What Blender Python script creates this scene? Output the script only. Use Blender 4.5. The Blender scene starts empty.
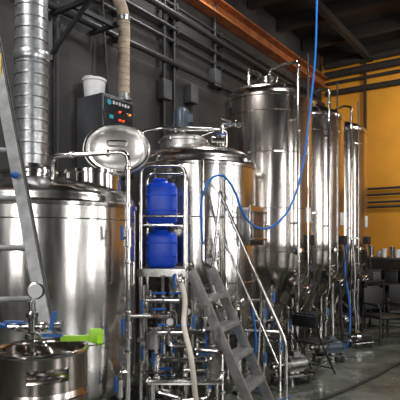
import bpy, math, random
from mathutils import Vector, Matrix
random.seed(4)
scene = bpy.context.scene
F = 500.0; HZ = 242.0; H = 1.75
def W(px, py, d):            # world point seen in a direction, standing at real depth d
    return Vector(((px-200)/F*d, d, H+(HZ-py)/F*d))
CU, SU = 0.5721, 0.8202       # building axis u (along dark wall), v (along end wall)
def R(u, v, z): return Vector((u*CU+v*SU, u*SU-v*CU, z))
ROT = math.atan2(SU, CU)

# ---------------------------------------------------------------- materials
def newmat(name):
    m = bpy.data.materials.new(name); m.use_nodes = True
    nt = m.node_tree; bs = nt.nodes['Principled BSDF']
    return m, nt, bs
def N(nt, t, **kw):
    n = nt.nodes.new(t)
    for k, v in kw.items(): setattr(n, k, v)
    return n
def mixcol(nt, fac, a, b):
    n = N(nt, 'ShaderNodeMix', data_type='RGBA')
    nt.links.new(fac, n.inputs[0]); n.inputs[6].default_value = (*a, 1); n.inputs[7].default_value = (*b, 1)
    return n.outputs[2]
def noise(nt, scale, detail=4, vec=(1, 1, 1), rough=.55):
    tc = N(nt, 'ShaderNodeTexCoord'); mp = N(nt, 'ShaderNodeMapping'); mp.inputs['Scale'].default_value = vec
    nz = N(nt, 'ShaderNodeTexNoise'); nz.inputs['Scale'].default_value = scale; nz.inputs['Detail'].default_value = detail
    nz.inputs['Roughness'].default_value = rough
    nt.links.new(tc.outputs['Object'], mp.inputs[0]); nt.links.new(mp.outputs[0], nz.inputs['Vector'])
    return nz.outputs['Fac']
def ramp(nt, fac, lo, hi, a=0.0, b=1.0):
    n = N(nt, 'ShaderNodeMapRange'); nt.links.new(fac, n.inputs[0])
    n.inputs[1].default_value = lo; n.inputs[2].default_value = hi; n.inputs[3].default_value = a; n.inputs[4].default_value = b
    return n.outputs[0]
def bump(nt, bs, h, strength, dist=.01):
    n = N(nt, 'ShaderNodeBump'); n.inputs['Strength'].default_value = strength; n.inputs['Distance'].default_value = dist
    nt.links.new(h, n.inputs['Height']); nt.links.new(n.outputs[0], bs.inputs['Normal'])
def simple(name, c, rough=.5, metal=0, c2=None, sc=8, b=0, emis=None, es=0):
    m, nt, bs = newmat(name)
    c2 = c2 or tuple(x*.8 for x in c)
    f = ramp(nt, noise(nt, sc), .35, .65)
    nt.links.new(mixcol(nt, f, c, c2), bs.inputs['Base Color'])
    bs.inputs['Roughness'].default_value = rough; bs.inputs['Metallic'].default_value = metal
    if b: bump(nt, bs, noise(nt, sc*6), b)
    if emis:
        bs.inputs['Emission Color'].default_value = (*emis, 1); bs.inputs['Emission Strength'].default_value = es
    return m
MAT = {}
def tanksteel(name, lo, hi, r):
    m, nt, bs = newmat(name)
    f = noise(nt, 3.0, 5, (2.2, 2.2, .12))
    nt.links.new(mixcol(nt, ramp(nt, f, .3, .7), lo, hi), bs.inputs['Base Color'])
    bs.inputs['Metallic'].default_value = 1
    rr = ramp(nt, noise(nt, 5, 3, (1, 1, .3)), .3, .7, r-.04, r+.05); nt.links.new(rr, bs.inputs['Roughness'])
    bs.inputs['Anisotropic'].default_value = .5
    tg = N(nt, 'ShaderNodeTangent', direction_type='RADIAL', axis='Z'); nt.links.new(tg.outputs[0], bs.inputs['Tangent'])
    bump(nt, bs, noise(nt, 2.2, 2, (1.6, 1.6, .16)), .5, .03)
    return m
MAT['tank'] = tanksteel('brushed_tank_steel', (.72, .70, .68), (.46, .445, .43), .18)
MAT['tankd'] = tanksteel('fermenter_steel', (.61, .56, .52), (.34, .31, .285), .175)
MAT['steel'] = simple('pipe_steel', (.64, .63, .615), .16, 1, (.45, .44, .43), 12)
MAT['lid'] = simple('satin_lid_steel', (.72, .71, .70), .38, 1, (.58, .57, .56), 9)
MAT['steeld'] = simple('dull_steel', (.33, .32, .31), .35, 1, (.2, .2, .2), 12)
MAT['alu'] = simple('aluminium', (.46, .46, .46), .5, .8, (.33, .33, .33), 14)
MAT['aluo'] = simple('oxidised_aluminium', (.36, .37, .38), .5, .8, (.25, .255, .26), 14)
MAT['blue'] = simple('blue_plastic', (.008, .085, .74), .35, 0, (.006, .06, .56), 5)
MAT['bluehose'] = simple('blue_hose_rubber', (.012, .14, .52), .35, 0)
MAT['bluehandle'] = simple('blue_handle', (.010, .10, .38), .45, 0)
MAT['black'] = simple('black_plastic', (.010, .010, .011), .5)
MAT['paintg'] = simple('grey_enamel', (.085, .09, .098), .45, .2, (.055, .058, .065), 3)
MAT['panel'] = simple('panel_face', (.014, .016, .02), .3)
MAT['beige'] = simple('insulated_duct_cloth', (.50, .41, .31), .8, 0, (.33, .27, .2), 10, .3)
MAT['white'] = simple('white_plastic', (.68, .69, .71), .45)
MAT['cream'] = simple('cream_hose', (.62, .57, .50), .5)
MAT['rubber'] = simple('dark_rubber', (.02, .02, .02), .6)
MAT['lime'] = simple('lime_plastic', (.38, .75, .03), .4)
MAT['yellow'] = simple('yellow_label', (.75, .6, .08), .5)
MAT['orange'] = simple('orange_beam_paint', (.34, .11, .03), .6, 0, (.18, .055, .018), 4)
MAT['red'] = simple('red_lamp', (.8, .05, .02), .3, emis=(1, .08, .03), es=1.5)
MAT['amber'] = simple('amber_lamp', (.8, .35, .02), .3, emis=(1, .4, .05), es=1.0)
MAT['cyan'] = simple('teal_print', (.02, .35, .45), .5)
MAT['motor'] = simple('motor_paint', (.07, .09, .12), .4, .3)
MAT['joist'] = simple('dark_roof_steel', (.022, .015, .011), .85, 0, (.012, .009, .007), 4)
MAT['conduit'] = simple('wall_conduit', (.036, .037, .04), .5, .4)
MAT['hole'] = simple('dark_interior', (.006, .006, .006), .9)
MAT['grate'] = simple('tread_grating', (.36, .36, .36), .55, .6, (.17, .17, .17), 60)

def galv():
    m, nt, bs = newmat('galvanised_spiral_duct')
    nt.links.new(mixcol(nt, ramp(nt, noise(nt, 25, 2), .35, .65), (.56, .58, .60), (.36, .38, .40)), bs.inputs['Base Color'])
    bs.inputs['Metallic'].default_value = .9; bs.inputs['Roughness'].default_value = .33
    return m
MAT['galv'] = galv()
def wallm():
    m, nt, bs = newmat('dark_painted_block_wall')
    f = ramp(nt, noise(nt, .9, 6), .32, .7)
    c = mixcol(nt, f, (.012, .012, .013), (.048, .045, .044))
    nt.links.new(c, bs.inputs['Base Color'])
    bs.inputs['Roughness'].default_value = .75
    tc = N(nt, 'ShaderNodeTexCoord'); mp = N(nt, 'ShaderNodeMapping'); mp.inputs['Rotation'].default_value = (math.pi/2, 0, 0)
    br = N(nt, 'ShaderNodeTexBrick'); br.inputs['Scale'].default_value = 1
    br.inputs['Brick Width'].default_value = .4; br.inputs['Row Height'].default_value = .2; br.inputs['Mortar Size'].default_value = .008
    br.inputs['Color1'].default_value = (1, 1, 1, 1); br.inputs['Color2'].default_value = (.9, .9, .9, 1); br.inputs['Mortar'].default_value = (0, 0, 0, 1)
    nt.links.new(tc.outputs['Object'], mp.inputs[0]); nt.links.new(mp.outputs[0], br.inputs[0])
    bump(nt, bs, br.outputs['Color'], .5, .012)
    return m
MAT['wall'] = wallm()
def ywall():
    m, nt, bs = newmat('ochre_painted_wall')
    f = ramp(nt, noise(nt, .7, 5), .3, .7)
    nt.links.new(mixcol(nt, f, (.60, .265, .012), (.42, .17, .008)), bs.inputs['Base Color'])
    bs.inputs['Roughness'].default_value = .7; bump(nt, bs, noise(nt, 30), .1)
    return m
MAT['ochre'] = ywall()
def floorm():
    m, nt, bs = newmat('sealed_concrete_floor')
    f = ramp(nt, noise(nt, .9, 9, rough=.7), .4, .62)
    nt.links.new(mixcol(nt, f, (.150, .162, .140), (.045, .054, .047)), bs.inputs['Base Color'])
    nt.links.new(ramp(nt, noise(nt, 1.3, 4), .4, .62, .12, .5), bs.inputs['Roughness'])
    bump(nt, bs, noise(nt, 8, 4), .12, .01)
    return m
MAT['floor'] = floorm()

# ---------------------------------------------------------------- mesh builder
def basis(ax):
    z = Vector(ax).normalized()
    a = Vector((0, 0, 1)) if abs(z.z) < .95 else Vector((1, 0, 0))
    x = a.cross(z).normalized(); y = z.cross(x)
    return x, y, z
def fillet(pts, fr, n=6):
    pts = [Vector(p) for p in pts]; out = [pts[0]]
    for i in range(1, len(pts)-1):
        p = pts[i]; a = pts[i-1]-p; b = pts[i+1]-p
        t = min(fr, a.length*.48, b.length*.48)
        pa = p+a.normalized()*t; pb = p+b.normalized()*t
        for k in range(n+1):
            s = k/n; out.append(pa*(1-s)**2+p*2*s*(1-s)+pb*s*s)
    out.append(pts[-1]); return out
def catmull(pts, n=8):
    P = [Vector(p) for p in pts]; P = [P[0]*2-P[1]]+P+[P[-1]*2-P[-2]]; out = []
    for i in range(1, len(P)-2):
        for k in range(n):
            t = k/n; a, b, c, d = P[i-1:i+3]
            out.append(.5*((2*b)+(c-a)*t+(2*a-5*b+4*c-d)*t*t+(3*b-a-3*c+d)*t**3))
    out.append(P[-2]); return out
class B:
    def __init__(s, name, origin=(0, 0, 0), rot=0):
        s.name = name; s.o = Vector(origin); s.rot = rot; s.v = []; s.f = []; s.mi = []; s.slots = []; s.cur = 0
    def m(s, k):
        if k not in s.slots: s.slots.append(k)
        s.cur = s.slots.index(k); return s
    def add(s, vs, fs):
        n = len(s.v); s.v += [Vector(v) for v in vs]
        for f in fs: s.f.append(tuple(i+n for i in f)); s.mi.append(s.cur)
    def box(s, c, size, rot=0, mat=None, bev=0):
        c = Vector(c); x, y, z = [q/2 for q in size]
        M = mat or Matrix.Rotation(rot, 3, 'Z')
        if bev <= 0:
            vs = [c+M@Vector((a*x, b*y, d*z)) for a in (-1, 1) for b in (-1, 1) for d in (-1, 1)]
            s.add(vs, [(0, 1, 3, 2), (4, 6, 7, 5), (0, 4, 5, 1), (2, 3, 7, 6), (0, 2, 6, 4), (1, 5, 7, 3)])
        else:
            import bmesh
            bm = bmesh.new(); bmesh.ops.create_cube(bm, size=1)
            for v in bm.verts: v.co = Vector((v.co.x*2*x, v.co.y*2*y, v.co.z*2*z))
            bmesh.ops.bevel(bm, geom=bm.edges[:], offset=bev, segments=3, affect='EDGES', profile=.5)
            bm.verts.index_update()
            s.add([c+M@v.co for v in bm.verts], [tuple(v.index for v in f.verts) for f in bm.faces]); bm.free()
    def beam(s, a, b, w, h, up=(0, 0, 1)):
        a = Vector(a); b = Vector(b); z = (b-a).normalized(); u = Vector(up)
        x = u.cross(z)
        if x.length < .01: x = Vector((1, 0, 0)).cross(z)
        x.normalize(); y = z.cross(x)
        M = Matrix((x, y, z)).transposed()
        s.box((a+b)/2, (w, h, (b-a).length), mat=M)
    def lathe(s, prof, o=(0, 0, 0), ax=(0, 0, 1), seg=32, cap=True):
        o = Vector(o); x, y, z = basis(ax); vs = []; fs = []
        for r, h in prof:
            for i in range(seg):
                t = 2*math.pi*i/seg; vs.append(o+x*(max(r, 1e-4)*math.cos(t))+y*(max(r, 1e-4)*math.sin(t))+z*h)
        for j in range(len(prof)-1):
            for i in range(seg):
                k = (i+1) % seg; fs.append((j*seg+i, j*seg+k, (j+1)*seg+k, (j+1)*seg+i))
        if cap:
            fs.append(tuple(range(seg-1, -1, -1))); n = (len(prof)-1)*seg; fs.append(tuple(range(n, n+seg)))
        s.add(vs, fs)
    def cyl(s, a, b, r, r2=None, seg=16):
        a = Vector(a); b = Vector(b); L = (b-a).length
        s.lathe([(r, 0), (r if r2 is None else r2, L)], a, b-a, seg)
    def tube(s, pts, r, fr=0, seg=10, smooth=False):
        P = catmull(pts) if smooth else (fillet(pts, fr) if fr else [Vector(p) for p in pts])
        P = [p for i, p in enumerate(P) if i == 0 or (p-P[i-1]).length > 1e-5]
        t = (P[1]-P[0]).normalized(); x, y, _ = basis(t); vs = []; fs = []
        for i, p in enumerate(P):
            if i == 0: nt_ = t
            elif i == len(P)-1: nt_ = (P[i]-P[i-1]).normalized()
            else: nt_ = ((P[i]-P[i-1]).normalized()+(P[i+1]-P[i]).normalized()).normalized()
            q = t.rotation_difference(nt_); x = (q@x).normalized(); y = nt_.cross(x).normalized(); t = nt_
            for k in range(seg):
                a = 2*math.pi*k/seg; vs.append(p+x*r*math.cos(a)+y*r*math.sin(a))
        for j in range(len(P)-1):
            for k in range(seg):
                l = (k+1) % seg; fs.append((j*seg+k, j*seg+l, (j+1)*seg+l, (j+1)*seg+k))
        fs.append(tuple(range(seg-1, -1, -1))); n = (len(P)-1)*seg; fs.append(tuple(range(n, n+seg)))
        s.add(vs, fs)
    def torus(s, c, ax, Rr, r, seg=36, arc=1.0, start=0):
        x, y, z = basis(ax); c = Vector(c); n = int(seg*arc)
        pts = [c+x*Rr*math.cos(start+2*math.pi*arc*i/n)+y*Rr*math.sin(start+2*math.pi*arc*i/n) for i in range(n+1)]
        s.tube(pts, r, seg=8)
    def ball(s, c, r, seg=16):
        s.lathe([(r*math.sin(math.pi*i/8), -r*math.cos(math.pi*i/8)) for i in range(9)], c, seg=seg)
    def clamp(s, c, ax, r):
        c = Vector(c); z = Vector(ax).normalized()
        s.lathe([(r*1.0, -.014), (r*1.55, -.010), (r*1.6, 0), (r*1.55, .010), (r*1.0, .014)], c, z, 16)
    def valve(s, c, ax, hd, r=.022, col='bluehandle'):
        c = Vector(c); z = Vector(ax).normalized(); h = Vector(hd).normalized(); keep = s.cur
        s.m('steel'); s.cyl(c-z*.05, c+z*.05, r*1.45); s.clamp(c-z*.06, z, r); s.clamp(c+z*.06, z, r)
        s.cyl(c, c+h*r*3, r*.55)
        s.m(col); s.beam(c+h*r*3-z*.02, c+h*r*3.2+z*.10, .020, .012, h)
        s.cur = keep
    def done(s, angle=35):
        me = bpy.data.meshes.new(s.name)
        Mi = Matrix.Rotation(-s.rot, 3, 'Z')
        me.from_pydata([tuple(Mi@(v-s.o)) for v in s.v], [], s.f)
        for k in s.slots: me.materials.append(MAT[k])
        me.polygons.foreach_set('material_index', s.mi)
        me.polygons.foreach_set('use_smooth', [True]*len(s.f))
        me.validate(); me.update()
        import bmesh
        bm = bmesh.new(); bm.from_mesh(me); bmesh.ops.recalc_face_normals(bm, faces=bm.faces[:]); bm.to_mesh(me); bm.free()
        try: me.set_sharp_from_angle(angle=math.radians(angle))
        except Exception: pass
        ob = bpy.data.objects.new(s.name, me); ob.location = s.o; ob.rotation_euler = (0, 0, s.rot)
        scene.collection.objects.link(ob); return ob

# ---------------------------------------------------------------- room shell
VW = -4.86; UW = 12.5; ZC = 6.6
b = B('floor'); b.m('floor'); b.box(R(4, 1, -.1), (20, 14, .2), ROT); b.done()
b = B('wall_left', R(4, VW-.1, 0), ROT); b.m('wall'); b.box(R(4, VW-.1, ZC/2), (20, .2, ZC), ROT); b.done()
b = B('wall_back', R(UW+.1, 1, 0), ROT); b.m('ochre'); b.box(R(UW+.1, 1.1, ZC/2), (.2, 12.1, ZC), ROT); b.done()
b = B('wall_right', R(4, 7.1, 0), ROT); b.m('wall'); b.box(R(4, 7.1, ZC/2), (20, .2, ZC), ROT); b.done()
b = B('wall_front', R(-5.9, 1.1, 0), ROT); b.m('wall'); b.box(R(-5.9, 1.1, ZC/2), (.2, 12.1, ZC), ROT); b.done()
b = B('ceiling'); b.m('joist'); b.box(R(4, 1, ZC+.1), (20, 14, .2), ROT); b.done()
b = B('trim_back'); b.m('joist'); b.box(R(UW-.03, 1.1, .7), (.06, 11.8, 1.4), ROT); b.done()
# roof structure
b = B('roof_ledger_beam'); b.m('orange')
b.box(R(4, -4.74, 5.93), (17, .22, .03), ROT); b.box(R(4, -4.80, 5.8), (17, .05, .24), ROT); b.box(R(4, -4.74, 5.68), (17, .2, .03), ROT)
b.done()
b = B('roof_joists')
for i in range(11):
    u = -.5+i*1.3
    b.m('joist'); b.box(R(u, .2, 6.45), (.1, 10, .28), ROT)
for v in (-3.6, -2.2, -.6, 1.2):
    b.box(R(4, v, 6.25), (17, .12, .14), ROT)
b.done()
# wall services
b = B('wall_service_pipes')
for z, r, v in ((5.25, .05, -4.72), (5.05, .03, -4.76), (4.86, .03, -4.78), (4.5, .045, -4.74), (5.42, .025, -4.78)):
    b.m('conduit'); b.tube([R(-2, v, z), R(12.3, v, z)], r)
    for i in range(9): b.box(R(1+i*1.3, v-.04, z), (.05, .14, .1), ROT)
for u, z0, z1 in ((5.9, 3.2, 6.5), (6.15, 3.6, 6.5), (3.9, 2, 6.5), (7.3, 4.5, 6.5)):
    b.tube([R(u, -4.78, z0), R(u, -4.78, z1)], .03)
b.m('paintg')
for u, z in ((5.9, 4.05), (6.6, 4.15), (7.3, 4.6)): b.box(R(u, -4.78, z), (.2, .16, .3), ROT, bev=.01)
b.done()
b = B('duct_wall_bracket'); b.m('conduit')
b.beam(R(3.85, VW+.02, 3.9), R(3.85, VW+.02, 4.5), .05, .05); b.beam(R(3.85, VW, 4.45), R(3.85, VW+.75, 4.45), .05, .05)
b.beam(R(3.85, VW, 3.95), R(3.85, VW+.7, 4.45), .04, .04)
b.beam(R(4.5, VW, 4.45), R(4.5, VW+.5, 4.45), .05, .05); b.beam(R(3.85, VW+.4, 4.45), R(4.5, VW+.4, 4.45), .05, .05); b.done()
b = B('back_wall_conduits')
b.m('conduit')
for z in (2.6, 2.72, 2.9, 3.05): b.tube([R(12.42, -4.7, z), R(12.42, 3, z)], .028)
b.m('joist'); b.tube([R(12.4, -4.7, 5.55), R(12.4, 3, 5.5)], .07); b.tube([R(12.4, -4.7, 5.8), R(12.4, 3, 5.8)], .04)
b.tube([R(12.4, -3.7, 2.0), R(12.4, -3.7, 6.2)], .035)
for z in (6.0, 6.25): b.tube([R(12.35, -4.7, z), R(12.35, 3, z)], .09)
b.done()

# ---------------------------------------------------------------- big tank, left foreground (mash tun)
def dome(Rr, z0, h, n=10, neck=0):
    out = []
    for i in range(n+1):
        a = math.pi/2*i/n; out.append((max(Rr*math.cos(a), neck), z0+h*math.sin(a)))
    return out
c = Vector((-1.38, 4.45, 0)); b = B('mash_tun', c); b.m('tank')
b.lathe([(.3, .42), (.78, .5), (.80, .56)]+[(.8, .8), (.8, 1.2), (.8, 1.6), (.8, 2.03)]+[(.812, 2.035), (.815, 2.06), (.80, 2.075)]+dome(.795, 2.08, .24), c, seg=96)
b.torus(c+Vector((0, 0, .95)), (0, 0, 1), .801, .006, 80); b.torus(c+Vector((0, 0, 1.93)), (0, 0, 1), .801, .005, 80)
for a in (-.4, 1.2, 2.7, 4.3):
    p = c+Vector((.6*math.cos(a), .6*math.sin(a), 0)); b.m('steel'); b.cyl(p, p+Vector((0, 0, .5)), .05); b.cyl(p, p+Vector((0, 0, .02)), .09)
# duct collar
dc = Vector((-1.50, 4.45, 0)); b.m('steel'); b.lathe([(.24, 2.2), (.24, 2.34), (.26, 2.345), (.26, 2.37), (.17, 2.40), (.15, 2.435)], dc, seg=40)
# manway neck + hinge
mc = Vector((-.93, 4.36, 0)); b.lathe([(.24, 2.1), (.24, 2.33), (.255, 2.335), (.255, 2.36), (.23, 2.36)], mc, seg=40)
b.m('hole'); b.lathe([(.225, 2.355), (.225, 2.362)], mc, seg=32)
lc = W(117, 149, 4.36); n = Vector((.12, -.80, .50)).normalized()
b.m('lid'); b.lathe([(.268, -.02), (.285, -.02), (.290, .014), (.262, .016), (.250, .0), (.235, .004), (.225, .018), (.16, .042), (.08, .055), (.001, .060)], lc, n, 48)
b.m('steel'); b.torus(lc+n*.014, n, .274, .012, 48)
b.tube([mc+Vector((.2, .12, 2.34)), mc+Vector((.27, .13, 2.42)), lc-n*.03+Vector((.1, 0, -.12)), lc-n*.04], .014, .03)
x_, y_, _z = basis(n); b.beam(lc-x_*.26-n*.03, lc+x_*.26-n*.03, .03, .015, n); b.tube([lc+n*.05-x_*.08, lc+n*.10-x_*.08, lc+n*.10+x_*.08, lc+n*.05+x_*.08], .009, .02)
# cip pipe over the top
b.tube([W(52, 180, 4.05), W(52, 156, 4.02), W(128, 152, 3.98), W(128, 300, 3.98), W(128, 405, 3.98)], .021, .07, 14)
for py in (168, 205, 262, 312, 352): b.clamp(W(128, py, 3.98), (0, 0, 1), .021)
b.clamp(W(72, 155, 4.02), (1, 0, 0), .021); b.clamp(W(108, 153.5, 3.99), (1, 0, 0), .021)
b.valve(W(128, 238, 3.98), (0, 0, 1), (-.6, -.8, 0)); b.valve(W(128, 330, 3.98), (0, 0, 1), (-.5, -.9, 0))
b.tube([W(128, 316, 3.98), W(150, 316, 4.1), W(168, 316, 4.35)], .018, .03)
b.tube([W(128, 285, 3.98), W(133, 285, 4.05), W(133, 262, 4.05)], .012, .03)
b.tube([W(128, 372, 3.98), W(120, 372, 3.95), W(120, 400, 3.95), W(120, 430, 3.95)], .016, .03); b.valve(W(120, 388, 3.95), (0, 0, 1), (-.5, -.9, 0), .018)
b.done()

b = B('exhaust_duct', dc); b.m('galv')
prof = []; z = 2.437; k = 0
while z < 6.5:
    prof += [(.140, z), (.140, z+.075), (.148, z+.082), (.148, z+.095)]; z += .10
b.lathe(prof, dc, seg=40)
b.lathe([(.152, 3.35), (.158, 3.36), (.158, 3.42), (.152, 3.43)], dc, seg=40)
b.done()

# ---------------------------------------------------------------- brew kettle (middle)
c = Vector((-.04, 6.0, 0)); b = B('brew_kettle', c); b.m('tank')
ZR = 1.75+72/83.3
b.lathe([(.2, .62), (.66, .74), (.7, .82), (.7, 1.2), (.7, 1.7), (.7, 2.1), (.7, ZR-.03), (.712, ZR-.025), (.715, ZR), (.70, ZR+.015)]+dome(.695, ZR+.02, .27), c, seg=96)
for z in (1.30, 2.02): b.torus(c+Vector((0, 0, z)), (0, 0, 1), .701, .007, 80)
b.m('steel')
for a in (-.5, -2.4, .8, 2.3):
    p = c+Vector((.55*math.cos(a), .55*math.sin(a), 0)); b.cyl(p, p+Vector((0, 0, .8)), .045); b.cyl(p, p+Vector((0, 0, .02)), .08)
mt = c+Vector((-.16, -.1, 0)); zt = ZR+.22
b.m('lid'); b.lathe([(.27, zt), (.27, zt+.08), (.285, zt+.085), (.285, zt+.11), (.24, zt+.14), (.12, zt+.165), (.001, zt+.17)], mt, seg=40); b.m('steel')
for a in range(6):
    q = mt+Vector((.29*math.cos(a*1.05), .29*math.sin(a*1.05), zt+.09)); b.ball(q, .02, 8)
ag = c+Vector((-.18, .05, 0)); b.lathe([(.07, zt+.1), (.07, zt+.24), (.1, zt+.25), (.1, zt+.27)], ag, seg=20)
b.m('motor'); b.lathe([(.085, zt+.27), (.088, zt+.29), (.088, zt+.50), (.07, zt+.53), (.03, zt+.545)], ag, seg=24)
for i in range(12):
    a = i*math.pi/6; b.box(ag+Vector((.09*math.cos(a), .09*math.sin(a), zt+.39)), (.02, .008, .19), a)
b.box(ag+Vector((.1, -.02, zt+.4)), (.07, .08, .1))
b.m('steel')
# top pipes
b.tube([W(140, 178, 5.45), W(140, 132, 5.5), W(160, 128, 5.6), W(226, 130, 5.8), W(226, 152, 5.85)], .022, .06, 12)
b.tube([W(200, 150, 5.8), W(200, 136, 5.8), W(236, 124, 5.9), W(241, 127, 5.9), W(222, 118, 5.95)], .02, .04, 12)
b.tube([W(222, 150, 5.75), W(222, 124, 5.75), W(243, 124, 5.7)], .02, .04)
b.clamp(W(222, 136, 5.75), (0, 0, 1), .03); b.clamp(W(236, 124, 5.72), (1, 0, 0), .026); b.clamp(W(176, 129, 5.66), (1, 0, 0), .026)
b.valve(W(218, 140, 5.6), (1, .1, 0), (0, 0, 1)); b.cyl(W(221, 148, 5.7), W(221, 143, 5.7), .05)
# side manway on the right-front
a = math.radians(-32); dr = Vector((math.cos(a), math.sin(a), 0)); pm = c+dr*.66+Vector((0, 0, 1.93))
xx = Vector((0, 0, 1)).cross(dr)
M = Matrix((dr, xx, Vector((0, 0, 1)))).transposed()
b.m('steeld'); b.box(pm+dr*.06, (.12, .32, .40), mat=M, bev=.03); b.m('steel'); b.box(pm+dr*.13, (.02, .36, .44), mat=M, bev=.008)
b.m('steeld'); b.box(pm+dr*.142, (.02, .26, .34), mat=M, bev=.008); b.m('steel')
for zz in (-.15, .15): b.cyl(pm+dr*.16+xx*-.19+Vector((0, 0, zz)), pm+dr*.17+xx*.19+Vector((0, 0, zz)), .012)
b.ball(pm+dr*.18+xx*.17, .03)
# thermometer/nozzles
for an, z in ((-70, 1.05), (-50, 1.1), (-95, 1.5), (-75, 1.62)):
    d_ = Vector((math.cos(math.radians(an)), math.sin(math.radians(an)), 0)); p = c+d_*.69+Vector((0, 0, z))
    b.cyl(p, p+d_*.12, .025); b.clamp(p+d_*.09, d_, .028)
# vertical piping on front
b.tube([W(203, 160, 5.25), W(203, 262, 5.2), W(214, 270, 5.2)], .018, .04)
b.tube([W(226, 178, 5.3), W(226, 300, 5.3), W(240, 310, 5.3), W(240, 330, 5.35)], .022, .05)
for py in (200, 250, 290): b.clamp(W(226, py, 5.3), (0, 0, 1), .022)
# side pipework with valves, right of the kettle
b.tube([W(248, 300, 5.6), W(264, 300, 5.75), W(264, 345, 5.75), W(264, 390, 5.75)], .022, .05)
b.tube([W(244, 330, 5.6), W(280, 332, 5.85), W(280, 360, 5.85), W(280, 391, 5.85)], .020, .05)
b.tube([W(272, 285, 5.8), W(272, 320, 5.8), W(252, 322, 5.7)], .016, .04)
b.valve(W(264, 316, 5.75), (0, 0, 1), (.2, -1, 0)); b.valve(W(264, 360, 5.75), (0, 0, 1), (.2, -1, 0)); b.valve(W(280, 348, 5.85), (0, 0, 1), (.2, -1, 0)); b.valve(W(272, 300, 5.8), (0, 0, 1), (.3, -1, 0), .018)
# lower outlet
b.tube([c+Vector((0, 0, .66)), c+Vector((0, 0, .35)), c+Vector((.1, -.8, .35))], .03, .08)
b.valve(c+Vector((.09, -.7, .35)), (0, 1, 0), (0, 0, 1), .03)
b.done()

# ---------------------------------------------------------------- fermenters
def fermenter(cx, cy, Rr, zt, pipe_dx):
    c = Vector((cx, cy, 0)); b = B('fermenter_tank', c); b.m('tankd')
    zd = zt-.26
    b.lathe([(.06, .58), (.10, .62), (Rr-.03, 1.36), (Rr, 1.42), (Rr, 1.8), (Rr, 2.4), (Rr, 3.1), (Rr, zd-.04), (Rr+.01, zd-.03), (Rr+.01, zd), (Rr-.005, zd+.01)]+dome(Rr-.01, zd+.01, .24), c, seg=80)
    for z in (1.62, 2.2, 2.95, 3.5): b.torus(c+Vector((0, 0, z)), (0, 0, 1), Rr+.001, .005, 70)
    b.m('steel')
    for a in (-.9, -2.3, .7, 2.4):
        d_ = Vector((math.cos(a), math.sin(a), 0)); p = c+d_*(Rr-.09)
        b.cyl(p, p+Vector((0, 0, 1.38)), .038); b.cyl(p, p+Vector((0, 0, .02)), .07)
        q = c+d_*(Rr-.30); b.cyl(p+Vector((0, 0, .45)), c+d_*.13+Vector((0, 0, .68)), .014)
    # top fittings
    b.lathe([(.14, zt-.05), (.14, zt+.06), (.16, zt+.065), (.16, zt+.09), (.05, zt+.12)], c, seg=24)
    b.tube([c+Vector((.02, 0, zt+.1)), c+Vector((.02, -.0, zt+.24)), c+Vector((pipe_dx, -.25, zt+.24)), c+Vector((pipe_dx, -Rr-.08, zt+.1)), c+Vector((pipe_dx, -Rr-.08, 1.0)), c+Vector((pipe_dx-.05, -Rr+.05, .85))], .021, .09, 12)
    b.tube([c+Vector((-.12, 0, zt+.02)), c+Vector((-.12, -.05, zt+.17)), c+Vector((-.3, -.2, zt+.17)), c+Vector((-.3, -.2, zt-.1))], .016, .05)
    b.tube([c+Vector((pipe_dx+.14, -Rr-.02, zt+.22)), c+Vector((pipe_dx+.14, -Rr-.02, 1.3)), c+Vector((pipe_dx+.0, -Rr+.1, 1.1))], .013, .05)
    for z in (1.5, 2.3, 3.2, 3.9): 
        if z < zt: b.clamp(c+Vector((pipe_dx, -Rr-.08, z)), (0, 0, 1), .021)
    for z in (2.0, 3.4): b.box(c+Vector((pipe_dx, -Rr*.93-.02, z)), (.03, .18, .03))
    # cone manway
    d_ = Vector((.66, -.62, -.42)).normalized(); hv = Vector((d_.x, d_.y, 0)).normalized()
    p = c+hv*(Rr-.16)+Vector((0, 0, 1.2))
    b.lathe([(.19, -.06), (.19, .07), (.215, .075), (.215, .10), (.17, .115), (.08, .14), (.001, .145)], p, d_, 32)
    x1, y1, z1 = basis(d_); b.beam(p+d_*.16-x1*.2, p+d_*.16+x1*.2, .03, .02, d_); b.torus(p+d_*.22, d_, .06, .01, 20); b.cyl(p+d_*.1, p+d_*.22, .014)
    # outlet
    b.tube([c+Vector((0, 0, .6)), c+Vector((0, 0, .36)), c+Vector((.1, -.45, .36))], .028, .07)
    b.valve(c+Vector((.09, -.4, .36)), (.2, -1, 0), (0, 0, 1), .028); b.valve(c+Vector((0, 0, .5)), (0, 0, 1), (.7, -.7, 0), .028)
    b.tube([c+Vector((.12, -.25, .9)), c+Vector((.2, -.5, .9)), c+Vector((.2, -.5, .5))], .016, .04); b.valve(c+Vector((.2, -.5, .62)), (0, 0, 1), (.3, -1, 0), .018)
    # gauge, label, cooling ports
    hv2 = Vector((.55, -.83, 0)).normalized()
    b.lathe([(.055, 0), (.06, .03), (.05, .035)], c+hv2*(Rr+.01)+Vector((0, 0, 1.62)), hv2, 20)
    b.m('white')
    hv3 = Vector((.80, -.60, 0)); x3 = Vector((0, 0, 1)).cross(hv3); M3 = Matrix((hv3, x3, Vector((0, 0, 1)))).transposed()
    b.box(c+hv3*(Rr+.006)+Vector((0, 0, 2.12)), (.008, .14, .2), mat=M3)
    b.m('black'); b.box(c+hv3*(Rr+.03)+Vector((0, 0, 1.78)), (.08, .12, .14), mat=M3, bev=.01)
    # dangling sensor cables
    b.m('rubber'); b.tube([c+hv3*(Rr+.05)+Vector((0, 0, 1.72)), c+hv3*(Rr+.08)+Vector((0, 0, 1.2)), c+hv3*(Rr-.05)+Vector((0, 0, .7)), c+hv3*(Rr-.05)+Vector((0, 0, .02))], .012, smooth=True)
    return b.done()
fermenter(.98, 7.2, .62, 4.0, .30)
fermenter(1.79, 8.37, .60, 4.0, .20)
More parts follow.
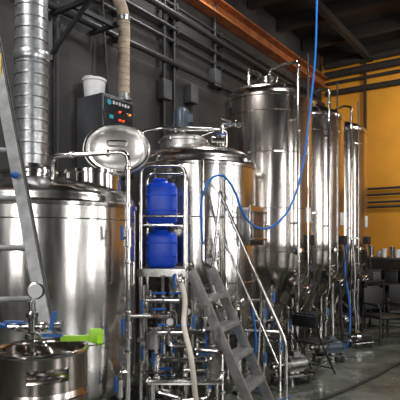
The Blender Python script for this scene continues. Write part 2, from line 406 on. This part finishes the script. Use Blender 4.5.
fermenter(2.52, 9.4, .60, 4.0, .12)

# ---------------------------------------------------------------- control cabinet + bucket + duct
b = B('control_cabinet', R(4.52, -4.62, 3.05), ROT); b.m('paintg')
b.box(R(4.525, -4.62, 3.05), (.55, .46, 1.0), ROT, bev=.012)
b.m('panel'); b.box(R(4.525, -4.385, 3.22), (.49, .02, .58), ROT, bev=.006)
b.m('paintg'); b.box(R(4.525, -4.385, 2.74), (.49, .02, .30), ROT, bev=.006)
b.m('white')
for i, w in enumerate((.04, .03, .05, .03, .04, .03)): b.box(R(4.42+i*.052, -4.372, 3.46), (.028, .006, .03 if i % 2 else .04), ROT)
b.m('cyan'); b.lathe([(.035, 0), (.035, .008)], R(4.34, -4.374, 3.45), R(0, 1, 0), 20)
b.box(R(4.38, -4.372, 3.28), (.07, .006, .045), ROT)
for i in range(4):
    for j in range(3):
        b.m(('red', 'amber', 'black', 'red', 'steel')[(i*2+j*3) % 5])
        p = R(4.52+i*.06, -4.374, 3.36-j*.1); b.lathe([(.013, 0), (.014, .012), (.010, .025)], p, R(0, 1, 0), 12)
for i in range(3):
    b.m('black'); b.lathe([(.025, 0), (.02, .03)], R(4.34+i*.08, -4.374, 3.08), R(0, 1, 0), 12)
b.m('steel'); b.box(R(4.27, -4.38, 3.3), (.015, .04, .1), ROT)
b.m('conduit')
for i in range(4): b.tube([R(4.33+i*.1, -4.62, 2.56), R(4.33+i*.1, -4.66, 2.3), R(4.33+i*.1, -4.8, 2.2), R(4.33+i*.1, -4.8, 1.2)], .018, .06)
b.done()
p = R(4.38, -4.67, 3.552)
b = B('plastic_bucket', p); b.m('white')
b.lathe([(.12, 0), (.14, .20), (.152, .20), (.152, .23), (.14, .23), (.11, .02)], p, seg=32)
b.torus(p+Vector((0, 0, .19)), (.1, .3, 1), .155, .005, 30, .5, 3.2); b.done()
b = B('flexible_vent_duct'); b.m('beige')
b.tube([R(4.70, -4.47, 3.556), R(4.70, -4.47, 4.0), R(4.70, -4.47, 4.6), R(4.62, -4.5, 4.85), R(4.45, -4.6, 5.1), R(4.3, -4.65, 5.6), R(4.3, -4.65, 6.6)], .075, smooth=True, seg=20)
for i in range(12): b.torus(R(4.70, -4.47, 3.66+i*.08), (0, 0, 1), .076, .005, 24)
b.m('galv'); b.lathe([(.085, 0), (.085, .06)], R(4.70, -4.47, 4.58), seg=24); b.lathe([(.1, 0), (.1, .03), (.085, .04), (.085, .09)], R(4.70, -4.47, 3.556), seg=24)
b.m('rubber'); b.tube([R(4.56, -4.6, 3.556), R(4.55, -4.65, 4.2), R(4.6, -4.75, 5.0), R(4.6, -4.75, 6.5)], .015, smooth=True)
b.done()

# ---------------------------------------------------------------- platform with jug rack
PZ = 1.50
b = B('brewhouse_platform')
b.m('grate'); b.box((-.35, 4.92, PZ-.015), (.46, .6, .03))
b.m('steel')
for y in (4.62, 5.2): b.beam((-.57, y, PZ-.035), (-.13, y, PZ-.035), .03, .07)
for x in (-.57, -.13): b.beam((x, 4.62, PZ-.035), (x, 5.2, PZ-.035), .03, .07)
for x in (-.55, -.14):
    for y in (4.64, 5.18): b.cyl((x, y, 0), (x, y, PZ), .022); b.cyl((x, y, 0), (x, y, .015), .05)
b.tube([(-.55, 4.64, PZ), (-.55, 4.64, 2.46), (-.14, 4.64, 2.46), (-.14, 4.64, PZ)], .018, .09, 12)
b.tube([(-.55, 5.18, PZ), (-.55, 5.18, 2.46), (-.14, 5.18, 2.46), (-.14, 5.18, PZ)], .018, .09, 12)
b.cyl((-.55, 4.64, 1.99), (-.14, 4.64, 1.99), .012); b.cyl((-.55, 4.64, 1.99), (-.55, 5.18, 1.99), .012)
b.cyl((-.55, 4.64, 2.3), (-.55, 5.18, 2.3), .012)
b.cyl((-.55, 4.64, .5), (-.14, 4.64, .5), .014); b.cyl((-.55, 4.64, .95), (-.14, 4.64, .95), .014)
b.box((-.39, 4.93, 1.912), (.28, .46, .012))
b.cyl((-.55, 4.72, 1.905), (-.14, 4.72, 1.905), .010); b.cyl((-.55, 5.14, 1.905), (-.14, 5.14, 1.905), .010)
b.done()
def jug(c, h):
    b = B('blue_jerrycan', c); c = Vector(c); b.m('blue')
    b.box(c+Vector((0, 0, h/2)), (.29, .27, h), bev=.05)
    b.box(c+Vector((0, 0, h*.33)), (.295, .275, .02), bev=.008); b.box(c+Vector((0, 0, h*.7)), (.295, .275, .02), bev=.008)
    b.lathe([(.12, h-.02), (.10, h+.015), (.06, h+.02)], c, seg=24)
    b.tube([c+Vector((-.09, 0, h-.01)), c+Vector((-.09, 0, h+.04)), c+Vector((.03, 0, h+.04)), c+Vector((.05, 0, h))], .013, .03)
    b.m('black'); b.lathe([(.03, h), (.03, h+.04)], c+Vector((.09, -.06, 0)), seg=16)
    b.done()
jug((-.37, 4.88, 1.502), .345); jug((-.37, 4.88, 1.92), .40)

# ---------------------------------------------------------------- stairs
b = B('platform_stairs'); b.m('alu')
P0 = Vector((-.085, 4.74, PZ)); w = Vector((.20, .45, 0)); ft = Vector((.56, 4.54, 0)); ud = ft-P0
for o in (Vector((0, 0, 0)), w):
    b.beam(P0+o+Vector((0, 0, -.02)), ft+o+Vector((0, 0, .02)), .095, .03, w)
uh = Vector((ud.x, ud.y, 0)).normalized(); wn = w.normalized()
M = Matrix((uh, wn, Vector((0, 0, 1)))).transposed()
for i in range(1, 6):
    t = (i*.272)/PZ; q = P0+ud*t+w*.5
    b.m('alu'); b.box(q+Vector((0, 0, -.02)), (.17, .48, .03), mat=M)
    b.m('grate'); b.box(q+Vector((0, 0, -.002)), (.15, .44, .008), mat=M)
b.m('steel')
def rail(o, hgt, lead):
    a = P0+o; f = ft+o
    pts = [a+Vector((.0, 0, 0))+uh*.02, a+uh*.10+Vector((0, 0, hgt-.12)), a+ud*.06+uh*.05+Vector((0, 0, hgt)), a+ud*.86+Vector((0, 0, hgt))+uh*.05, f+uh*.10+Vector((0, 0, .75)), f+uh*.10]
    b.tube(pts, .019, .10, 12)
rail(w, .86, 0)
for t in (.38, .72):
    q = P0+w+ud*t; b.cyl(q, q+Vector((0, 0, .86))+uh*.045, .013)
q0 = P0+w+ud*.08+uh*.07+Vector((0, 0, .42)); q1 = P0+w+ud*.92+uh*.07+Vector((0, 0, .42)); b.cyl(q0, q1, .013)
b.done()

# ---------------------------------------------------------------- piping under the platform
b = B('brewhouse_manifold'); b.m('steel')
V3 = Vector
def wp(l): return [W(*q) for q in l]
b.tube(wp([(145, 285, 4.5), (145, 330, 4.5), (145, 385, 4.5), (175, 395, 4.5)]), .022, .06)
b.tube(wp([(143, 316, 4.45), (168, 316, 4.45), (168, 345, 4.45), (190, 345, 4.55)]), .022, .05)
b.tube(wp([(145, 300, 4.5), (180, 300, 4.5), (180, 275, 4.55)]), .020, .05)
b.tube(wp([(150, 332, 4.4), (205, 332, 4.5), (205, 305, 4.5)]), .020, .05)
b.tube(wp([(163, 275, 4.55), (163, 300, 4.55), (163, 370, 4.55)]), .018, .05)
b.tube(wp([(150, 360, 4.4), (212, 360, 4.5), (212, 330, 4.5)]), .022, .05)
b.tube(wp([(192, 300, 4.5), (192, 350, 4.5), (222, 352, 4.4), (222, 440, 4.4)]), .02, .05)
b.tube(wp([(148, 385, 4.4), (148, 439, 4.4)]), .02)
b.tube(wp([(172, 290, 4.85), (172, 380, 4.85)]), .03); b.tube(wp([(155, 290, 4.85), (155, 340, 4.85), (185, 340, 4.85), (185, 370, 4.85)]), .024, .05)
b.tube(wp([(150, 322, 4.9), (186, 322, 4.9)]), .022)
b.tube(wp([(137, 340, 4.3), (156, 340, 4.35), (156, 392, 4.35), (180, 398, 4.4)]), .018, .04)
b.tube(wp([(151, 290, 4.6), (151, 312, 4.6), (176, 312, 4.6), (176, 342, 4.6), (200, 342, 4.6)]), .014, .03)
b.tube(wp([(184, 370, 4.5), (208, 370, 4.5), (208, 398, 4.5), (160, 402, 4.5)]), .02, .04)
for q, ax, hd in (((145, 310, 4.5), (0, 0, 1), (-.3, -1, 0)), ((155, 316, 4.45), (1, 0, 0), (0, -.4, 1)), ((155, 300, 4.5), (1, 0, 0), (0, -.4, 1)),
                  ((172, 300, 4.5), (1, 0, 0), (0, -.4, 1)), ((178, 332, 4.44), (1, 0, 0), (0, -.4, 1)), ((163, 350, 4.55), (0, 0, 1), (0, -1, 0)),
                  ((192, 325, 4.5), (0, 0, 1), (.3, -1, 0)), ((200, 360, 4.5), (1, 0, 0), (0, -.4, 1)),
                  ((160, 332, 4.4), (1, 0, 0), (0, -.3, 1)), ((145, 355, 4.5), (0, 0, 1), (-.3, -1, 0)), ((178, 285, 4.55), (0, 0, 1), (-.5, -1, 0)),
                  ((172, 350, 4.85), (0, 0, 1), (.3, -1, 0)), ((160, 375, 4.45), (1, 0, 0), (0, -.4, 1)), ((208, 384, 4.5), (0, 0, 1), (.3, -1, 0)), ((156, 362, 4.35), (0, 0, 1), (-.3, -1, 0))):
    b.valve(W(*q), ax, hd, .022)
for q, ax in (((205, 318, 4.5), (0, .0, 1)), ((212, 345, 4.5), (0, 0, 1)), ((190, 360, 4.45), (1, 0, 0)), ((168, 330, 4.45), (0, 0, 1)), ((145, 372, 4.5), (0, 0, 1)), ((163, 318, 4.55), (0, 0, 1)), ((163, 335, 4.55), (0, 0, 1)), ((180, 398, 4.4), (1, 0, 0)), ((222, 372, 4.4), (0, 0, 1)), ((222, 392, 4.4), (0, 0, 1))):
    b.clamp(W(*q), ax, .022)
b.m('steeld')
b.lathe([(.030, -.02), (.034, 0), (.030, .02)], W(170, 322, 4.35), (0, -1, .2), 20)
b.lathe([(.030, -.02), (.034, 0), (.030, .02)], W(187, 312, 4.45), (0, -1, .2), 20)
b.lathe([(.06, 0), (.06, .12), (.03, .14)], W(153, 348, 4.3), (0, 0, 1), 20)
b.m('rubber')
b.tube(wp([(150, 290, 4.7), (156, 320, 4.7), (150, 350, 4.7), (160, 390, 4.7), (172, 416, 4.7)]), .016, smooth=True)
b.tube(wp([(180, 290, 4.7), (176, 330, 4.7), (182, 360, 4.7), (174, 390, 4.7), (182, 420, 4.7)]), .014, smooth=True)
b.done()
# dark control box standing on the lower rails under the platform
b = B('pump_control_box', (-.35, 5.05, .9)); b.m('paintg'); b.box((-.35, 5.08, .92), (.34, .12, .55), bev=.01)
b.m('panel'); b.box((-.35, 5.015, .92), (.28, .012, .46), bev=.004)
b.m('steeld')
for x in (-.48, -.22): b.cyl((x, 5.08, 0), (x, 5.08, .66), .014); b.cyl((x, 5.08, 0), (x, 5.08, .012), .04)
for i in range(3): b.m(('red', 'black', 'amber')[i]); b.lathe([(.014, 0), (.012, .02)], V3((-.43+i*.08, 5.01, 1.05)), (0, -1, 0), 12)
b.done()
b = B('plate_heat_exchanger'); b.m('steel'); q = V3((.16, 5.0, .62)); 
for i in range(12): b.box(q+V3((-.08+i*.012, 0, 0)), (.006, .18, .34))
b.m('bluehandle'); b.box(q+V3((-.10, 0, 0)), (.02, .22, .42)); b.box(q+V3((.065, 0, 0)), (.02, .22, .42))
b.m('steel')
for x in (-.10, .065):
    for y in (-.08, .08): b.cyl((q.x+x, q.y+y, 0), (q.x+x, q.y+y, .45), .012)
for y in (-.06, .06):
    for z in (-.14, .14): b.cyl(q+V3((-.11, y, z)), q+V3((-.15, y, z)), .02); b.clamp(q+V3((-.145, y, z)), (1, 0, 0), .02)
b.done()
def pump(p, s=1.0, col='steeld', rot=0):
    b = B('transfer_pump', p, 0); p = Vector(p); ax = Vector((math.cos(rot), math.sin(rot), 0)); z = Vector((0, 0, 1))
    b.m(col); b.cyl(p+z*.22*s, p+ax*.26*s+z*.22*s, .085*s, seg=24); b.cyl(p+ax*.26*s+z*.22*s, p+ax*.30*s+z*.22*s, .075*s, .05*s, 20)
    for i in range(10):
        a = i*math.pi/5; sd = ax.cross(z); q = p+ax*.13*s+z*(.22*s+.087*s*math.sin(a))+sd*.087*s*math.cos(a); b.beam(q-ax*.11*s, q+ax*.11*s, .008, .02)
    b.box(p+ax*.13*s+z*.33*s, (.1*s, .1*s, .06*s), rot)
    b.m('steel'); b.cyl(p-ax*.1*s+z*.22*s, p+z*.22*s, .11*s, seg=24); b.cyl(p-ax*.2*s+z*.22*s, p-ax*.1*s+z*.22*s, .03*s); b.tube([p-ax*.05*s+z*.3*s, p-ax*.05*s+z*.5*s], .025*s)
    b.clamp(p-ax*.19*s+z*.22*s, ax, .03*s); b.clamp(p-ax*.05*s+z*.45*s, z, .025*s)
    b.box(p+ax*.08*s+z*.1*s, (.44*s, .22*s, .02), rot)
    b.m('rubber')
    for i in (-.1, .26):
        for j in (-.1, .1): q = p+ax*i*s+ax.cross(z)*j*s; b.cyl(q, q+z*.09*s, .022)
    b.done()
pump((-.36, 4.88, 0), .9)
pump((1.05, 6.15, 0), 1.1, 'steeld', .5); pump((1.80, 7.3, 0), 1.0, 'motor', .2); pump((2.62, 8.3, 0), .85, 'black', .4)

b = B('steel_bench'); b.m('steel')
b.box((-.13, 4.22, .60), (.64, .22, .025), 0, bev=.005); b.box((-.13, 4.22, .585), (.6, .18, .03))
for x in (-.4, .14):
    for y in (4.14, 4.30): b.cyl((x, y, 0), (x, y, .58), .014)
b.cyl((-.4, 4.14, .2), (.14, 4.14, .2), .01); b.done()

b = B('cream_brewing_hose'); b.m('cream')
b.tube([W(181, 280, 4.48), W(185, 300, 4.40), W(184, 325, 4.30), W(190, 352, 4.00), W(193, 372, 3.96), W(196, 400, 3.96), W(203, 440, 3.97), V3((.15, 3.95, .03)), V3((.5, 4.0, .03))], .022, smooth=True, seg=12)
b.m('steel'); b.clamp(W(181, 281, 4.475), (0, 0, 1), .026); b.done()
b = B('blue_drain_hose'); b.m('bluehose'); b.tube([W(252, 305, 5.32), W(256, 340, 5.35), W(254, 370, 5.35), W(262, 395, 5.35), V3((.8, 5.4, .02)), V3((1.0, 5.6, .016))], .012, smooth=True); b.done()

# ---------------------------------------------------------------- long blue hose from roof
b = B('overhead_blue_hose'); b.m('bluehose')
top = W(317, -2, 6.35); 
b.tube([V3((top.x+.1, top.y+.1, 6.3)), V3((top.x+.03, top.y+.03, 5.5)), top, W(315, 60, 6.3), W(308, 125, 6.2), W(302, 170, 6.1), W(291, 205, 6.0), W(275, 225, 5.8), W(258, 228, 5.45), W(244, 215, 5.25), W(234, 190, 5.15), W(223, 176, 5.1), W(211, 179, 5.08), W(203, 195, 5.08), W(201, 215, 5.1), W(203, 245, 5.15)], .0125, smooth=True, seg=10)
b.done()

# ---------------------------------------------------------------- ladder
b = B('aluminium_ladder'); b.m('aluo')
ra = W(2, 85, 3.05); rb = W(46, 320, 2.85); dv = (rb-ra); t = -rb.z/dv.z; rf = rb+dv*t
off = V3((-.30, -.10, 0))
for o in (V3((0, 0, 0)), off):
    A_ = ra+o-dv*.28; Z_ = rf+o
    b.beam(A_, Z_, .014, .06, (1, 0, 0)); b.beam(A_+V3((0, -.03, 0)), Z_+V3((0, -.03, 0)), .066, .008, (0, 1, 0)); b.beam(A_+V3((0, .03, 0)), Z_+V3((0, .03, 0)), .066, .008, (0, 1, 0))
for i in range(8):
    q = rf-dv.normalized()*(.28+i*.30)
    b.tube([q, q+off], .018, seg=12)
b.m('yellow'); b.box(ra+dv*-.08+V3((0, -.04, 0)), (.06, .012, .14))
b.m('black'); b.box(rf+V3((0, 0, .02)), (.09, .09, .04)); b.box(rf+off+V3((0, 0, .02)), (.09, .09, .04))
b.m('bluehandle'); b.ball(W(15, 175, 2.90), .022)
b.done()

# ---------------------------------------------------------------- keg on stand
kc = V3((-.665, 2.1, 0)); kz = .70
b = B('keg_stand'); b.m('steeld'); b.box(kc+V3((0, 0, kz-.02)), (.5, .5, .035))
for x in (-.22, .22):
    for y in (-.22, .22): b.box(kc+V3((x, y, .34)), (.035, .035, .68))
b.box(kc+V3((0, 0, .2)), (.46, .46, .02)); b.done()
o = kc+V3((0, 0, kz)); b = B('beer_keg', o); b.m('tankd')
b.lathe([(.165, 0), (.185, .005), (.185, .08), (.17, .09), (.185, .13), (.19, .15), (.19, .28), (.194, .285), (.194, .305), (.19, .31), (.19, .40), (.194, .405), (.194, .425), (.19, .43), (.187, .46), (.17, .49), (.12, .515), (.05, .525), (.04, .525)], o, seg=64)
seg = 64
for rr in (.188, .180):
    vs = []; fs = []; zs = [.455, .50, .555, .60]
    for z in zs:
        for i in range(seg): a = 2*math.pi*i/seg; vs.append(o+V3((rr*math.cos(a), rr*math.sin(a), z)))
    for j in range(3):
        for i in range(seg):
            a = 360*i/seg
            if j == 1 and any(lo <= a < hi for lo, hi in ((270, 318), (30, 78), (150, 198))): continue
            k = (i+1) % seg; fs.append((j*seg+i, j*seg+k, (j+1)*seg+k, (j+1)*seg+i))
    b.add(vs, fs)
b.m('steel'); b.torus(o+V3((0, 0, .602)), (0, 0, 1), .184, .010, 64)
b.lathe([(.035, .52), (.035, .55), (.03, .555)], o, seg=20); b.done()
b = B('keg_coupler', o+V3((-.03, 0, .55))); b.m('steel'); q = o+V3((-.04, 0, 0))
b.lathe([(.034, .557), (.034, .585), (.022, .59), (.022, .64), (.03, .645), (.03, .665), (.018, .67), (.018, .73), (.026, .735), (.026, .75), (.014, .76), (.014, .80)], q, seg=20)
b.lathe([(.036, -.012), (.038, 0), (.036, .012), (.03, .013)], q+V3((.015, -.0, .845)), (.2, -1, 0), 24)
b.m('white'); b.lathe([(.029, .013), (.029, .015)], q+V3((.015, -.0, .845)), (.2, -1, 0), 24); b.m('steel')
b.cyl(q+V3((0, 0, .8)), q+V3((.01, 0, .82)), .008)
b.tube([q+V3((-.10, 0, .695)), q+V3((.10, 0, .695))], .012); b.clamp(q+V3((-.05, 0, .695)), (1, 0, 0), .014); b.clamp(q+V3((.05, 0, .695)), (1, 0, 0), .014)
b.tube([q+V3((.0, 0, .63)), q+V3((.07, -.03, .63)), q+V3((.09, -.03, .59))], .010, .02)
b.m('bluehandle')
b.beam(q+V3((-.115, -.01, .715)), q+V3((-.03, -.01, .715)), .02, .01); b.beam(q+V3((.08, -.01, .68)), q+V3((.10, -.01, .76)), .018, .01, (0, 1, 0)); b.beam(q+V3((.045, -.01, .66)), q+V3((.13, -.01, .66)), .02, .012)
b.tube([q+V3((-.10, 0, .695)), q+V3((-.2, .03, .70)), q+V3((-.35, .08, .66)), q+V3((-.5, .1, .5))], .010, smooth=True)
b.m('steel'); b.cyl(q+V3((.1, 0, .695)), q+V3((.125, 0, .695)), .022); b.done()
b = B('spray_gun'); b.m('lime')
g = o+V3((.10, -.04+.12, .630))
b.beam(g+V3((-.04, 0, 0)), g+V3((.09, 0, .002)), .026, .022); b.box(g+V3((.11, 0, .012)), (.055, .045, .06), bev=.01); b.beam(g+V3((.13, 0, .03)), g+V3((.135, -.03, -.02)), .025, .025)
b.m('black'); b.cyl(g+V3((-.07, 0, 0)), g+V3((-.04, 0, 0)), .012); b.done()

# ---------------------------------------------------------------- chairs
def folding_chair(p, rot):
    b = B('folding_chair', p, rot); p = Vector(p); M = Matrix.Rotation(rot, 3, 'Z')
    def L(x, y, z): return p+M@V3((x, y, z))
    b.m('black')
    for x in (-.19, .19):
        b.tube([L(x, -.22, 0), L(x, .12, .5), L(x, .22, .80)], .012, .05); b.tube([L(x*.9, .26, 0), L(x*.9, -.15, .44)], .012)
    b.tube([L(-.19, .21, .79), L(-.19, .225, .82), L(.19, .225, .82), L(.19, .21, .79)], .012, .02)
    b.box(L(0, .20, .72), (.37, .02, .15), rot, bev=.008); b.box(L(0, -.02, .44), (.36, .36, .03), rot, bev=.012)
    b.cyl(L(-.17, .19, .08), L(.17, .19, .08), .009); b.cyl(L(-.19, -.17, .08), L(.19, -.17, .08), .009); b.done()
folding_chair((1.50, 6.62, 0), 2.3)
def arm_chair(p, rot):
    b = B('black_armchair', p, rot); p = Vector(p); M = Matrix.Rotation(rot, 3, 'Z')
    def L(x, y, z): return p+M@V3((x, y, z))
    b.m('black')
    b.box(L(0, 0, .46), (.46, .46, .06), rot, bev=.025); b.box(L(0, .24, .74), (.44, .05, .38), rot, bev=.02)
    for x in (-.24, .24):
        b.tube([L(x, -.2, 0), L(x, -.2, .66), L(x, .22, .68), L(x, .25, 0)], .015, .06); b.box(L(x, 0, .68), (.045, .34, .03), rot, bev=.01)
    b.cyl(L(-.24, -.2, .2), L(.24, -.2, .2), .012); b.cyl(L(-.24, .24, .2), L(.24, .24, .2), .012); b.done()
arm_chair((3.18, 8.7, 0), .4); arm_chair((3.75, 9.3, 0), -.3)

# ---------------------------------------------------------------- shelving by back wall with ware
b = B('shelving_rack', R(11.9, -2.5, 0), ROT)
b.m('steeld')
for z in (.3, .8, 1.38): b.box(R(11.9, -2.5, z), (.5, 2.0, .04), ROT)
for u in (11.67, 12.13):
    for v in (-3.48, -2.5, -1.52): b.box(R(u, v, .72), (.04, .04, 1.44), ROT)
b.done()
b = B('stacked_barware')
for i in range(13):
    v = -3.38+i*.145; b.m('white' if i % 3 else 'steel'); hh = (.26, .14, .2, .24, .18, .2, .26, .16, .2, .25, .17, .22, .2)[i]
    q = R(11.8+.14*(i % 2), v, 1.402); b.lathe([(.05, 0), (.062, hh*.8), (.068, hh), (.062, hh), (.05, .02)], q, seg=16)
b.done()
b = B('storage_bins')
for i in range(5):
    v = -3.3+i*.38
    for z, k in ((.322, i), (.822, i+2)):
        b.m(('black', 'black', 'paintg', 'black', 'paintg')[k % 5]); q = R(11.88, v, z); b.box(q+V3((0, 0, .14)), (.36, .3, .28), ROT, bev=.02); b.box(q+V3((0, 0, .28)), (.38, .32, .03), ROT, bev=.008)
b.done()
# utility cart between last tank and chairs
p = V3((3.45, 10.3, 0)); b = B('utility_cart', p); b.m('black')
for z in (.25, .6, .95): b.box(p+V3((0, 0, z)), (.6, .42, .04), .5, bev=.01)
M = Matrix.Rotation(.5, 3, 'Z')
for x in (-.27, .27):
    for y in (-.18, .18): q = p+M@V3((x, y, 0)); b.cyl(q+V3((0, 0, .08)), q+V3((0, 0, .97)), .018); b.lathe([(.04, -.015), (.04, .015)], q+V3((0, 0, .04)), (1, .3, 0), 14)
b.m('white'); b.lathe([(.06, 0), (.06, .15), (.02, .18), (.02, .2)], p+V3((-.1, 0, .97)), seg=18); b.m('paintg'); b.box(p+V3((.12, .02, 1.05)), (.2, .2, .16), .5, bev=.01)
b.m('paintg'); b.box(p+V3((0, 0, .74)), (.4, .3, .24), .5, bev=.01); b.done()
# hoses hanging at last tanks
b = B('hanging_transfer_hoses')
b.m('bluehose'); b.tube(wp([(347, 238, 8.6), (345, 270, 8.55), (349, 300, 8.55), (350, 322, 8.55)])+[V3((2.5, 8.45, .03)), V3((2.3, 8.1, .03))], .018, smooth=True)
b.m('steeld'); b.tube(wp([(352, 240, 8.62), (355, 275, 8.6), (354, 300, 8.6), (356, 325, 8.6)])+[V3((2.66, 8.68, .03)), V3((2.5, 8.7, .03))], .018, smooth=True)
b.m('rubber'); b.tube(wp([(341, 235, 8.6), (339, 275, 8.6), (341, 310, 8.6)])+[V3((2.42, 8.5, .03)), V3((2.2, 8.2, .03))], .025, smooth=True)
b.m('steel'); b.cyl(W(338, 238, 8.7), W(358, 238, 8.7), .02); b.done()
# black hose across floor
b = B('floor_hose'); b.m('rubber')
b.tube([V3((.75, 4.1, .018)), V3((1.20, 5.3, .018)), V3((1.75, 5.9, .018)), V3((2.3, 6.5, .018)), V3((3.0, 7.3, .018)), V3((4.0, 8.0, .018))], .018, smooth=True); b.done()

# ---------------------------------------------------------------- lights
def area(name, loc, target, sx, sy, e, col=(1, 1, 1)):
    l = bpy.data.lights.new(name, 'AREA'); l.shape = 'RECTANGLE'; l.size = sx; l.size_y = sy; l.energy = e; l.color = col
    o = bpy.data.objects.new(name, l); o.location = loc
    o.rotation_euler = (Vector(target)-Vector(loc)).to_track_quat('-Z', 'Y').to_euler(); scene.collection.objects.link(o)
WC = (1, .98, .95)
def added_strip(i, p, nrm, w, h, e):
    """tall light strip added to streak the steel, dressed in an invented frame"""
    z = V3((0, 0, 1)); s = z.cross(nrm).normalized(); p = V3(p)
    b = B('added_strip_%d' % i, p); b.m('joist'); M = Matrix((s, nrm, z)).transposed()
    for k in (-1, 1):
        b.box(p+s*k*(w/2+.04)+nrm*.03, (.08, .08, h+.16), mat=M); b.box(p+z*k*(h/2+.04)+nrm*.03, (w, .08, .08), mat=M)
    b.done()
    area('added_strip_light_%d' % i, p+nrm*.05, p+nrm*3, w, h, e, WC)  # unseen area light, added for tall bright reflections on the tanks
vn = R(0, -1, 0); un = R(1, 0, 0)
added_strip(1, R(9.3, 6.98, 2.9), vn, .7, 4.0, 120)
added_strip(2, R(6.0, 6.98, 2.9), vn, .7, 4.0, 165)
added_strip(3, R(1.5, 6.98, 2.7), vn, 1.1, 4.0, 230)
added_strip(4, R(-5.78, 3.2, 3.0), un, .7, 3.6, 155)
added_strip(5, R(-5.78, -.6, 3.0), un, .7, 3.6, 140)
area('high_bay_lamp_left', (-2.4, 1.8, 6.0), (-.8, 5.5, 1.5), .6, .6, 150, (1, .97, .93))
area('high_bay_lamp', (2.2, 4.5, 6.1), (1.2, 6, 0), .6, .6, 140, (1, .97, .93))
area('high_bay_lamp_centre', (.6, 7.6, 6.35), (.3, 7.0, 0), .6, .6, 70, (1, .97, .93))
area('high_bay_lamp_back', (4.9, 8.9, 5.4), (4.3, 12, 1.6), .6, .6, 105, (1, .93, .82))
wd = bpy.data.worlds.new('World'); scene.world = wd; wd.use_nodes = True
wd.node_tree.nodes['Background'].inputs[0].default_value = (.55, .6, .68, 1); wd.node_tree.nodes['Background'].inputs[1].default_value = .1
try: scene.view_settings.view_transform = 'Standard'
except Exception: pass

cam = bpy.data.cameras.new('Camera'); cam.lens = 45; cam.sensor_width = 36; cam.shift_y = (HZ-200)/400
co = bpy.data.objects.new('Camera', cam); co.location = (0, 0, H); co.rotation_euler = (math.pi/2, 0, 0)
scene.collection.objects.link(co); scene.camera = co
